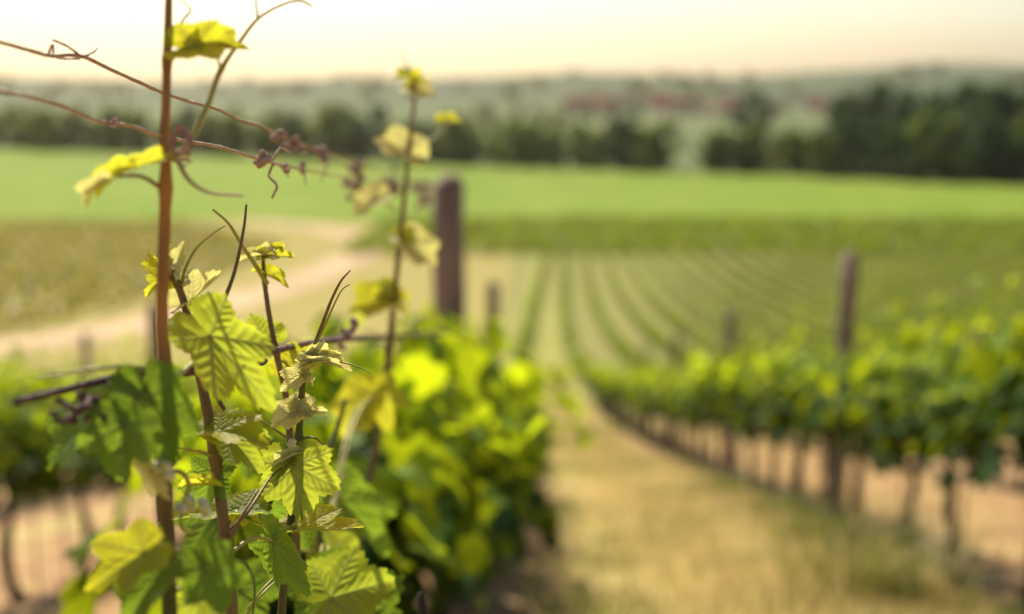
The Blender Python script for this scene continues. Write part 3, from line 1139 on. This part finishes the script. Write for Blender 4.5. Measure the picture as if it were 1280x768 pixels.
def tendril(par, pts, mat='tendril', r=1.0, name="tendril"):
    P = [(a, b, c, r * (1 - .6 * i / max(1, len(pts) - 1))) for i, (a, b, c) in enumerate(pts)]
    sp = spline(P, 7)
    w = np.array([at(a, b, c) for a, b, c, _ in sp]) - np.array(par.location)
    return link(name, MB().tube(w, sp[:, 3] / 1000., 7).mesh(name), M[mat], par)


def buds(par, px, py, d, n, spread, r, mat='bud', name="flower_bud"):
    """a little cluster of buds as one part"""
    mb = MB()
    r_ = np.random.default_rng(int(px * 7 + py))
    for k in range(n):
        c = np.array(at(px + r_.normal(0, spread), py + r_.normal(0, spread), d + r_.normal(0, .004))) - np.array(par.location)
        rr = r * r_.uniform(.7, 1.2) / 1000.
        ax = r_.normal(size=3)
        ax /= np.linalg.norm(ax)
        tt = np.linspace(-1, 1, 7)
        mb.tube(c + np.outer(tt * rr * 1.4, ax), rr * np.sqrt(np.maximum(.06, 1 - tt ** 2)), 8)
    return link(name, mb.mesh(name), M[mat], par)


# --- A: the thick reddish shoot
dA = .68
A = shoot("thick reddish upright vine shoot running out of the top of the picture",
          [(222, 960, .72, 5.2), (216, 850, .70, 5.0), (212, 768, dA, 4.8), (208, 660, dA, 4.7), (204, 588, dA, 4.6), (209, 530, dA, 4.5), (207, 468, dA, 4.4), (202, 400, dA, 4.0), (205, 310, dA, 3.8), (207, 235, dA, 3.7),
           (207, 150, .685, 3.0), (209, 75, .69, 2.7), (211, 0, .695, 2.4), (214, -90, .70, 2.0)], M['stem_red'], (590, 468, 235, 80))
leaf(A, (240, 60, .69), (300, 54, .70), (.1, .45, .85), 'leaf_yellow', .75, .35, .25, pet=(212, 76, .69), tmpl=1)
leaf(A, (243, 60, .69), (228, 36, .70), (-.3, .3, .8), 'leaf_yellow', .9, .3, .3, pet=(212, 74, .69), tmpl=2)
leaf(A, (262, 56, .70), (312, 62, .72), (.2, .7, .6), 'leaf_yellow', .7, .5, .2, tmpl=0)
leaf(A, (150, 220, .66), (114, 240, .655), (-.4, .5, .7), 'leaf_yellow', .55, .75, .5, pet=(203, 236, dA), tmpl=1, petmat='stem_brown')
leaf(A, (128, 232, .65), (97, 252, .645), (-.2, .5, .5), 'leaf_pale', .5, .8, .8, tmpl=2)
leaf(A, (180, 206, .67), (222, 192, .68), (.1, .2, .7), 'leaf_yellow', .55, .8, .4, tmpl=2)
tendril(A, [(205, 80, .69), (226, 30, .72), (238, 12, .73), (222, -2, .74), (208, -12, .75)], 'tendril', .9)
tendril(A, [(204, 463, dA), (150, 459, .66), (96, 464, .645), (40, 474, .63)], 'petiole', 1.6)
leaf(A, (190, 588, .66), (212, 628, .655), (-.2, .3, .8), 'leaf_pale', .5, .7, .5, pet=(206, 575, dA), tmpl=0)
buds(A, 205, 588, .66, 7, 6, 2.6)
# big leaf on the left with twig shadows
leaf(A, (156, 530, .64), (140, 604, .63), (-.15, .75, .55), 'leaf', 1.25, .12, .35, pet=(204, 470, dA), tint=.75, tmpl=2, petmat='stem_green')
leaf(A, (112, 528, .67), (48, 580, .66), (-.3, .7, .5), 'leaf', 1.05, .2, .4, tint=.6, tmpl=1, pet=(150, 500, .67))
leaf(A, (188, 496, .66), (214, 585, .65), (.1, .35, .8), 'leaf', .75, .3, .5, tint=.35, tmpl=0)
# lower leaves
leaf(A, (180, 690, .64), (104, 738, .62), (-.2, .35, .9), 'leaf_yellow', .8, .3, .35, pet=(208, 672, dA), tint=.15, tmpl=2)
leaf(A, (196, 722, .65), (150, 778, .63), (-.3, .4, .7), 'leaf', .9, .35, .5, pet=(210, 705, dA), tint=.35, tmpl=1)
leaf(A, (258, 708, .66), (282, 768, .65), (.1, .55, .75), 'leaf', .95, .2, .5, pet=(212, 690, dA), tint=.3, tmpl=0)
leaf(A, (252, 740, .69), (238, 800, .68), (.1, .6, .7), 'leaf_light', .9, .3, .4, pet=(212, 740, dA), tint=.4, tmpl=2)
# tangled dry tendril knot where the wire passes
tendril(A, [(212, 178, .675), (228, 162, .665), (240, 174, .66), (232, 190, .665), (216, 186, .67), (214, 170, .672), (230, 168, .662), (238, 186, .66), (228, 200, .668), (220, 188, .68)], 'dry', 1.3, "dry_tendril")
tendril(A, [(214, 196, .67), (222, 160, .66), (236, 166, .655), (226, 196, .66), (238, 200, .665), (224, 212, .67)], 'dry', 1.2, "dry_tendril")
tendril(A, [(222, 200, .67), (236, 225, .67), (262, 241, .68), (304, 245, .69)], 'dry', 1.5, "dry_tendril")
A2 = shoot("slender arching shoot that forks against the sky beside the thick reddish shoot",
           [(216, 200, .675, 2.0), (238, 175, .68, 1.9), (258, 135, .69, 1.7), (276, 88, .70, 1.4), (298, 55, .71, 1.1), (322, 24, .72, .9), (350, 7, .73, .8), (374, 1, .735, .7), (390, 8, .74, .5)], M['tendril'], (88,))
tendril(A2, [(276, 88, .70), (272, 74, .702), (268, 64, .705)], 'tendril', .8)
tendril(A2, [(322, 24, .72), (320, 4, .725), (318, -20, .73)], 'tendril', .7)

# --- B: leaning green shoot beside it
dB = .80
B = shoot("leaning brown vine shoot with pale buds at its tip beside the thick reddish shoot",
          [(296, 900, .80, 4.2), (290, 768, .80, 4.0), (283, 690, .80, 3.8), (274, 610, .80, 3.6), (262, 530, .80, 3.3), (250, 470, .80, 3.1), (240, 425, .80, 2.9), (232, 385, .80, 2.6), (222, 355, .80, 2.2), (217, 338, .80, 1.6)],
          M['stem_brown'], (565, 428, 355))
leaf(B, (219, 334, .80), (229, 302, .79), (.2, .1, .9), 'leaf_pale', .6, .8, .4, tmpl=1)
leaf(B, (215, 332, .80), (212, 304, .80), (-.3, .1, .8), 'leaf_pale', .5, .9, .5, tmpl=2)
leaf(B, (210, 342, .80), (182, 312, .79), (-.4, .3, .6), 'leaf_yellow', .5, .8, .5, tmpl=0, pet=(220, 350, .80))
leaf(B, (212, 350, .80), (178, 366, .785), (-.2, .7, .5), 'leaf_yellow', .6, .6, .4, tmpl=2, pet=(224, 356, .80))
buds(B, 218, 335, .795, 6, 5, 1.6)
buds(B, 224, 352, .795, 4, 5, 1.4)
leaf(B, (240, 375, .80), (282, 343, .785), (.1, .6, .6), 'leaf_pale', .62, .5, -.3, tmpl=1, pet=(238, 388, .80))
tendril(B, [(226, 362, .80), (232, 335, .80), (246, 310, .80), (264, 294, .80), (282, 282, .80)], 'tendril', 1.2)
leaf(B, (222, 408, .78), (254, 416, .76), (.1, .8, .5), 'leaf_yellow', .8, .35, .3, tmpl=0, pet=(238, 426, .80))
leaf(B, (262, 420, .735), (346, 508, .715), (.25, .35, .85), 'leaf_light', .62, .18, .35, pet=(244, 432, .80), tint=.9, tmpl=2)
leaf(B, (274, 540, .79), (336, 545, .77), (.1, .85, .4), 'leaf_yellow', .85, .3, .6, pet=(264, 548, .80), tint=.3, tmpl=1)
leaf(B, (284, 545, .80), (330, 585, .78), (.3, .5, .6), 'leaf_light', .8, .3, .6, pet=(266, 560, .80), tint=.5, tmpl=0)
leaf(B, (266, 590, .80), (250, 640, .78), (.0, .6, .6), 'leaf', 1.0, .2, .4, pet=(270, 570, .80), tint=.6, tmpl=2)
tendril(B, [(274, 572, .80), (250, 565, .79), (222, 560, .77)], 'petiole', 1.5)
leaf(B, (245, 608, .78), (278, 604, .77), (.1, .9, .3), 'leaf_yellow', .4, .6, .2, tmpl=1)
tendril(B, [(210, 588, .70), (228, 592, .70), (236, 608, .70), (230, 630, .70), (226, 655, .70), (238, 665, .70), (246, 655, .70)], 'tendril', 1.6)
buds(B, 240, 634, .70, 3, 7, 3.0)
buds(B, 262, 632, .70, 2, 4, 2.8)
# brown twin tendril
tendril(B, [(240, 462, .78), (262, 414, .80), (290, 350, .82), (304, 290, .83), (308, 256, .835)], 'stem_brown', 1.9)
tendril(B, [(210, 480, .69), (232, 462, .72), (256, 438, .77), (266, 410, .80)], 'tendril', 1.9)

# --- D: thin shoot with a pale leafy tip
dD = .95
Dd = shoot("thin brownish shoot with pale leafy tip between the leaning and the sharp shoot",
           [(372, 720, .96, 3.2), (366, 600, .96, 3.0), (358, 500, .96, 2.6), (345, 440, .95, 2.2), (335, 385, .95, 1.9), (330, 345, .95, 1.7), (329, 322, .95, 1.3)], M['stem_brown'], (440, 350))
leaf(Dd, (328, 322, .95), (299, 320, .93), (-.1, .8, .5), 'leaf_pale', .6, .5, .5, tmpl=1)
leaf(Dd, (330, 320, .95), (352, 306, .94), (.1, .6, .7), 'leaf_pale', .6, .7, .4, tmpl=2)
leaf(Dd, (334, 322, .95), (366, 316, .94), (.3, .5, .7), 'leaf_yellow', .6, .5, .5, tmpl=0)
leaf(Dd, (333, 345, .95), (362, 356, .94), (.3, .6, .5), 'leaf_yellow', .5, .6, .5, tmpl=1)
buds(Dd, 340, 316, .945, 5, 6, 1.5)
tendril(Dd, [(334, 355, .95), (318, 330, .94), (302, 306, .93), (286, 280, .92), (266, 262, .91)], 'tendril', 2.0)
leaf(Dd, (332, 425, .96), (284, 410, .95), (-.1, .6, .6), 'leaf_light', .8, .35, .3, pet=(345, 442, .95), tint=.8, tmpl=0)
leaf(Dd, (362, 462, .97), (400, 430, 1.0), (.2, .5, .6), 'leaf_yellow', .8, .3, .3, pet=(350, 452, .95), tmpl=2)
leaf(Dd, (372, 640, .97), (352, 700, .96), (.1, .5, .7), 'leaf', .8, .3, .4, tint=.5, tmpl=1)

# --- E: the sharp shoot
dE = .86
E = shoot("sharp slender shoot with curved brown tip and small toothed leaves",
          [(344, 920, .87, 3.6), (352, 768, .865, 3.0), (358, 710, dE, 2.75), (364, 650, dE, 2.6), (370, 595, dE, 2.45), (374, 540, dE, 2.35), (377, 495, dE, 2.2), (381, 467, dE, 2.0), (390, 440, dE, 1.5), (402, 408, dE, 1.25), (414, 376, dE, 1.05), (426, 352, dE, .8), (438, 338, dE, .45)],
          M['stem_sharp'], (548, 470, 665), n=8)
tendril(E, [(390, 440, dE), (404, 412, .857), (419, 378, .856), (428, 362, .855), (437, 356, .855)], 'tendril', .9)
leaf(E, (391, 452, .858), (425, 440, .85), (.25, .55, .75), 'leaf_pale', .62, .55, .3, tmpl=0, pet=(382, 460, dE), tint=.7)
leaf(E, (390, 452, .858), (410, 430, .865), (.1, .7, .6), 'leaf_pale', .7, .6, .2, tmpl=2, tint=.7)
leaf(E, (396, 454, .855), (440, 458, .845), (.2, .9, .4), 'leaf_pale', .4, .5, .4, tmpl=1, tint=.5)
tendril(E, [(384, 455, dE), (410, 452, .855), (440, 456, .85), (464, 467, .845)], 'tendril', .9)
leaf(E, (376, 470, .855), (349, 488, .845), (-.3, .35, .85), 'leaf_pale', .95, .3, .4, tmpl=2, pet=(380, 468, dE), tint=.8)
leaf(E, (380, 470, .855), (392, 482, .85), (.4, .2, .8), 'leaf_pale', .6, .6, .6, tmpl=0, tint=.2)
leaf(E, (372, 513, .857), (337, 531, .84), (-.1, .5, .85), 'leaf_pale', .8, .25, .35, tmpl=1, pet=(376, 508, dE), tint=.6)
leaf(E, (374, 514, .856), (409, 513, .85), (.15, .55, .8), 'leaf_pale', .75, .35, .2, tmpl=2, tint=.6)
tendril(E, [(368, 554, dE), (352, 543, .86), (334, 531, .86), (316, 521, .86)], 'petiole', 1.2)
tendril(E, [(372, 551, dE), (385, 547, .855), (396, 549, .85), (403, 556, .85)], 'stem_green', 1.1)
buds(E, 364, 558, .853, 4, 4, 1.7)
leaf(E, (364, 572, .852), (338, 582, .842), (-.4, .5, .7), 'leaf_pale', .5, .7, .4, tmpl=1, tint=.5)
# the hanging two-sided young leaf
leaf(E, (369, 582, .852), (378, 652, .84), (.16, .25, .95), 'leaf_light', 1.12, -.42, .25, tint=.7, tmpl=0, pet=(366, 556, dE))
leaf(E, (362, 574, .856), (338, 600, .85), (-.4, .4, .8), 'leaf_light', .7, .3, .35, tint=.1, tmpl=1, pet=(366, 557, dE))
# lower spread leaf seen on edge, and the folded blade
leaf(E, (372, 664, .85), (455, 654, .82), (.0, .96, .24), 'leaf_yellow', .75, .25, .2, tint=.3, tmpl=2, pet=(363, 668, dE))
leaf(E, (364, 666, .85), (340, 664, .84), (-.1, .95, .2), 'leaf_yellow', .6, .3, .3, tint=.3, tmpl=0)
leaf(E, (340, 676, .83), (389, 744, .82), (.55, .45, .7), 'leaf', .48, -.12, .15, tint=1.0, tmpl=1, pet=(290, 690, .79))
leaf(E, (296, 640, .83), (196, 642, .81), (-.05, .93, .3), 'leaf_light', .6, .2, .25, tint=.85, tmpl=2, pet=(285, 690, .80))
leaf(E, (292, 644, .83), (332, 656, .82), (.1, .95, .25), 'leaf_yellow', .9, .15, .2, tint=.1, tmpl=0)
tendril(E, [(290, 780, .80), (272, 690, .80), (310, 640, .81), (336, 600, .84), (352, 585, .85)], 'stem_brown', 1.6)
tendril(E, [(262, 720, .79), (300, 650, .80), (322, 612, .82)], 'stem_brown', 1.6)
tendril(E, [(290, 700, .80), (306, 704, .80), (318, 730, .80), (316, 768, .80), (312, 800, .80)], 'stem_green', 1.2)
tendril(E, [(300, 780, .83), (326, 745, .84), (350, 722, .86)], 'petiole', 1.1)
tendril(E, [(310, 762, .83), (330, 735, .84), (350, 715, .86)], 'tendril', 1.0)

# --- F: the taller blurred shoot behind
dF = 1.55
F_ = shoot("tall blurred brown shoot with a few yellow leaves, left of the thick post",
           [(440, 760, 1.5, 4.6), (452, 640, 1.5, 4.4), (470, 560, 1.52, 4.2), (482, 480, dF, 4.0), (490, 400, dF, 3.8), (498, 320, dF, 3.5), (506, 240, dF, 3.1), (513, 170, dF, 2.7), (518, 125, dF, 2.2), (516, 98, dF, 1.4), (500, 64, dF, .6)],
           M['stem_brown'], (440, 300, 185))
for b, t, n_, mt, w in [((514, 96), (490, 96), (-.2, .7, .6), 'leaf_yellow', .8), ((518, 100), (524, 84), (.2, .3, .8), 'leaf_yellow', .6), ((516, 112), (546, 118), (.2, .6, .7), 'leaf_pale', .9),
                      ((508, 190), (468, 172), (-.2, .6, .7), 'leaf_pale', .75), ((500, 296), (522, 300), (.3, .5, .7), 'leaf_yellow', 1.), ((514, 306), (546, 330), (.3, .4, .8), 'leaf_pale', .75),
                      ((480, 376), (434, 388), (-.1, .6, .7), 'leaf_yellow', .9), ((488, 372), (508, 388), (.3, .6, .6), 'leaf_yellow', .9), ((480, 360), (476, 380), (.0, .6, .7), 'leaf_yellow', .9), ((470, 250), (440, 268), (-.2, .6, .7), 'leaf_pale', .8)]:
    leaf(F_, (b[0], b[1], dF), (t[0], t[1], dF - .02), n_, mt, w, .35, .35, hi=False, pet=(495 if b[1] > 240 else 510, b[1] + 14, dF))
tendril(F_, [(508, 205, dF), (530, 182, 1.6), (550, 165, 1.62), (562, 150, 1.63)], 'tendril', 1.4)
leaf(F_, (556, 152, 1.63), (578, 150, 1.64), (.1, .6, .6), 'leaf_yellow', .7, .4, .3, hi=False)
tendril(F_, [(482, 480, dF), (520, 400, 1.6), (580, 425, 1.7), (640, 440, 1.8)], 'tendril', 1.6)

# --- leaves of the vine just behind the sharp shoot
G = shoot("leafy green shoot low behind the sharp one, carrying broad bright leaves",
          [(430, 900, 1.2, 4.2), (424, 768, 1.2, 4.0), (408, 700, 1.2, 3.8), (398, 660, 1.2, 3.4), (400, 600, 1.22, 3.), (420, 540, 1.25, 2.6), (432, 500, 1.26, 2.)], M['stem_green'], (700,))
for b, t, d, n_, mt, w, tn in [((424, 622), (492, 690), 1.38, (.4, .5, .7), 'leaf', .62, 1.), ((414, 748), (488, 722), 1.02, (.1, .55, .85), 'leaf_light', .95, .4), ((398, 728), (440, 790), 1.05, (.1, .7, .7), 'leaf', 1.1, .6),
                         ((430, 770), (520, 790), 1.1, (.2, .6, .7), 'leaf', 1., .3), ((455, 500), (425, 545), 1.5, (-.2, .5, .8), 'leaf_yellow', .9, .4), ((470, 490), (490, 540), 1.5, (.2, .5, .8), 'leaf_yellow', .9, .6),
                         ((316, 556), (306, 600), 1.25, (-.1, .5, .8), 'leaf', 1.1, .2), ((420, 690), (372, 672), 1.2, (-.1, .6, .7), 'leaf_light', .8, .4),
                         ((300, 735), (330, 790), 1.1, (.0, .5, .8), 'leaf', 1.2, .2), ((270, 640), (230, 700), 1.1, (-.2, .5, .8), 'leaf', 1.2, .1)]:
    leaf(G, (b[0], b[1], d), (t[0], t[1], d - .03), n_, mt, w, .2, .4, hi=True, tint=tn, pet=(408, 690, 1.2))

# --- woody cane tied along the lower wire
cane = empty("vine_cane", at(190, 465, .70), "dark dry woody cane with curled bits lying across behind the shoots", "vine cane")
org = np.array(cane.location)
mb = MB()
for pts in ([(20, 503, .62, 2.2), (64, 492, .64, 2.2), (110, 480, .66, 2.3), (150, 471, .68, 2.2), (195, 466, .705, 2.2), (235, 466, .74, 2.4), (275, 461, .78, 2.4), (320, 445, .86, 2.6), (372, 432, 1.0, 2.6), (430, 424, 1.25, 3.), (500, 420, 1.8, 3.4), (560, 415, 2.8, 4.)],
            [(225, 466, .735, 1.8), (258, 455, .76, 2.), (278, 470, .775, 1.4)], [(262, 465, .77, 1.5), (268, 490, .775, 1.6), (280, 512, .78, 1.4)],
            [(185, 488, .69, 2.2), (205, 500, .68, 2.3), (186, 522, .665, 2.0), (150, 548, .65, 1.6)], [(70, 500, .64, 1.6), (95, 512, .64, 1.5), (112, 500, .65, 1.5), (98, 492, .66, 1.4), (120, 520, .65, 1.3)],
            [(130, 478, .67, 1.6), (160, 490, .66, 1.6), (185, 488, .67, 1.2)], [(64, 515, .64, 1.4), (80, 528, .64, 1.4), (120, 500, .65, 1.2)]):
    sp = spline([(a, b, c, r) for a, b, c, r in pts], 6)
    mb.tube(np.array([at(a, b, c) for a, b, c, _ in sp]) - org, sp[:, 3] / 1000., 8, True, .12)
link("stem", mb.mesh("stem"), M['dry_dark'], cane)
buds(cane, 262, 460, .765, 9, 7, 2.6, 'dry', "dry_curl")
buds(cane, 326, 438, .86, 8, 6, 3.0, 'dry_dark', "dry_curl")
buds(cane, 430, 424, 1.25, 8, 7, 4., 'dry', "dry_curl")
buds(cane, 105, 508, .65, 10, 16, 2., 'dry_dark', "dry_curl")

# --- the two loose wires running back to the thick post
PT = gpt(-.33, 5.25)


def loose_wire(label, pts, rad):
    sp = spline(pts, 8)
    w = np.array([at(a, b, c) for a, b, c in sp])
    w = np.concatenate([w, [np.array([PT.x, PT.y - .055, PT.z + 1.74])]])
    o = link("loose_wire", MB().tube(w, rad / 1000., 7, True, .15).mesh("loose_wire"), M['wire'])
    return tag(o, label, "wire", "rusty wires tied to the thick post")


loose_wire("upper rusty wire crossing the sky from the left edge, sagging towards the thick post",
           [(-10, 50, .70), (40, 64, .73), (64, 70, .75), (100, 70, .77), (140, 88, .80), (180, 106, .84), (206, 117, .87), (240, 128, .91), (270, 136, .95), (300, 150, 1.0), (325, 157, 1.06), (350, 170, 1.13), (400, 188, 1.35), (450, 206, 1.75), (500, 224, 2.5)], 1.25)
loose_wire("lower rusty wire with a twisted knot left of the thick reddish shoot",
           [(-10, 112, .64), (40, 122, .67), (70, 130, .69), (100, 143, .71), (128, 153, .73), (160, 157, .75), (200, 170, .78), (240, 178, .82), (275, 184, .87), (310, 195, .93), (345, 205, 1.02), (400, 216, 1.3), (460, 226, 1.85), (510, 232, 2.8)], 1.2)


def dried(label, curves, blobs, mat='dry'):
    a0 = curves[0][0]
    o = empty("dried_tendril", at(*a0[:3]), label, "dried tendril", "dried tendrils curled on the wires")
    og = np.array(o.location)
    mb = MB()
    for pts in curves:
        sp = spline(pts, 7)
        mb.tube(np.array([at(a, b, c) for a, b, c, _ in sp]) - og, sp[:, 3] * .62 / 1000., 7, True, .3)
    link("stem", mb.mesh("stem"), M[mat], o)
    for px_, py_, d_, n_, s_, r_ in blobs:
        buds(o, px_, py_, d_, n_, s_, r_, mat, "dry_curl")


dried("small wire-like coil wrapped on the lower wire left of the reddish shoot",
      [[(142 + 6 * math.cos(t), 154 + 5 * math.sin(t), .735 + .004 * math.sin(t * .4), 1.1) for t in np.linspace(0, 15, 22)]], [])
dried("twisted dry end knotted on the upper wire at the far left",
      [[(66, 50, .74, 1.2), (84, 58, .75, 1.3), (102, 70, .77, 1.2), (116, 66, .775, 1.0), (122, 60, .78, .7)], [(60, 70, .74, 1.2), (66, 56, .74, 1.2), (70, 72, .745, 1.), (100, 74, .77, 1.)]], [])
dried("dry brown tendril knot on the upper wire, nearest of the hanging knots",
      [[(344, 168, 1.12, 2.), (354, 164, 1.12, 2.2), (360, 176, 1.13, 2.), (350, 182, 1.12, 1.6), (346, 170, 1.12, 1.4)], [(372, 178, 1.18, 1.6), (384, 190, 1.2, 1.6), (374, 192, 1.2, 1.2)]], [(352, 171, 1.12, 8, 4, 2.6), (370, 180, 1.18, 6, 4, 2.6)])
dried("round dry bud with a squiggly tail hanging from the lower wire",
      [[(322, 200, .96, 1.2), (340, 200, .97, 1.8), (350, 186, .98, 1.6), (362, 190, 1.0, 1.3)], [(342, 204, .97, 1.6), (336, 220, .97, 1.5), (346, 232, .97, 1.5), (340, 248, .97, 1.2)]], [(330, 201, .96, 9, 4, 3.)])
dried("dry tendril dangling from the upper wire with a hooked tail",
      [[(396, 186, 1.33, 1.8), (404, 190, 1.35, 2.2), (408, 206, 1.35, 1.7), (402, 228, 1.35, 1.1)]], [(402, 189, 1.34, 9, 5, 3.6)])
dried("two tiny shrivelled buds between the hanging knots",
      [[(358, 208, 1.06, 1.2), (360, 222, 1.06, .9)], [(380, 212, 1.2, 1.4), (382, 232, 1.2, .9)]], [(358, 210, 1.06, 4, 3, 2.2), (380, 215, 1.2, 5, 3, 2.8)])
dried("blurred purple clump of dry tendrils hanging left of the tall brown shoot",
      [[(448, 200, 1.7, 2.4), (446, 222, 1.7, 3.), (444, 244, 1.7, 2.)]], [(440, 230, 1.7, 14, 9, 5.), (448, 206, 1.72, 6, 4, 4.)])
dried("blurred purple clump of dry tendrils right of the tall brown shoot",
      [[(485, 222, 2.2, 3.), (500, 238, 2.2, 3.), (525, 236, 2.4, 3.)]], [(490, 228, 2.2, 12, 8, 6.), (522, 236, 2.5, 12, 8, 7.)])

# --- the vine that carries the near shoots (its arm and trunk are below the picture)
vb = gpt(-.23, .68)
nv = empty("grapevine", vb, "nearest grapevine, its leaves low under the sharp shoot at the bottom edge", "grapevine", "grapevines planted along the rows")
tm, tp = trunk_mesh("trunk", .50, .028, 990)
link("trunk", tm, M['bark'], nv)
link("arm", arm_mesh("arm", tp, .24, .014, 991), M['bark'], nv)
link("foliage", foliage_mesh("foliage_near", 110, .24, .62, .20, .6, T_MID, .06, .10, 992, yellow=.3, shoots=0), M['canopy'], nv)

# ------------------------------------------------------------------ the valley air
hb = MB()
hb.box((-3900, -420, -330), (3900, 7600, 150))
hm, hnt, hout = new_mat("haze")
pv = N(hnt, "ShaderNodeVolumePrincipled", {'Color': c4((1.0, .90, .68)), 'Density': .00009, 'Anisotropy': .80})  # warm colour and forward scatter added to imitate the flare's golden wash
hnt.links.new(pv.outputs[0], hout.inputs['Volume'])
tag(link("haze", hb.mesh("haze", False), hm), "thin haze over the valley, coloured warm to add a golden glow", None, None, 'stuff')
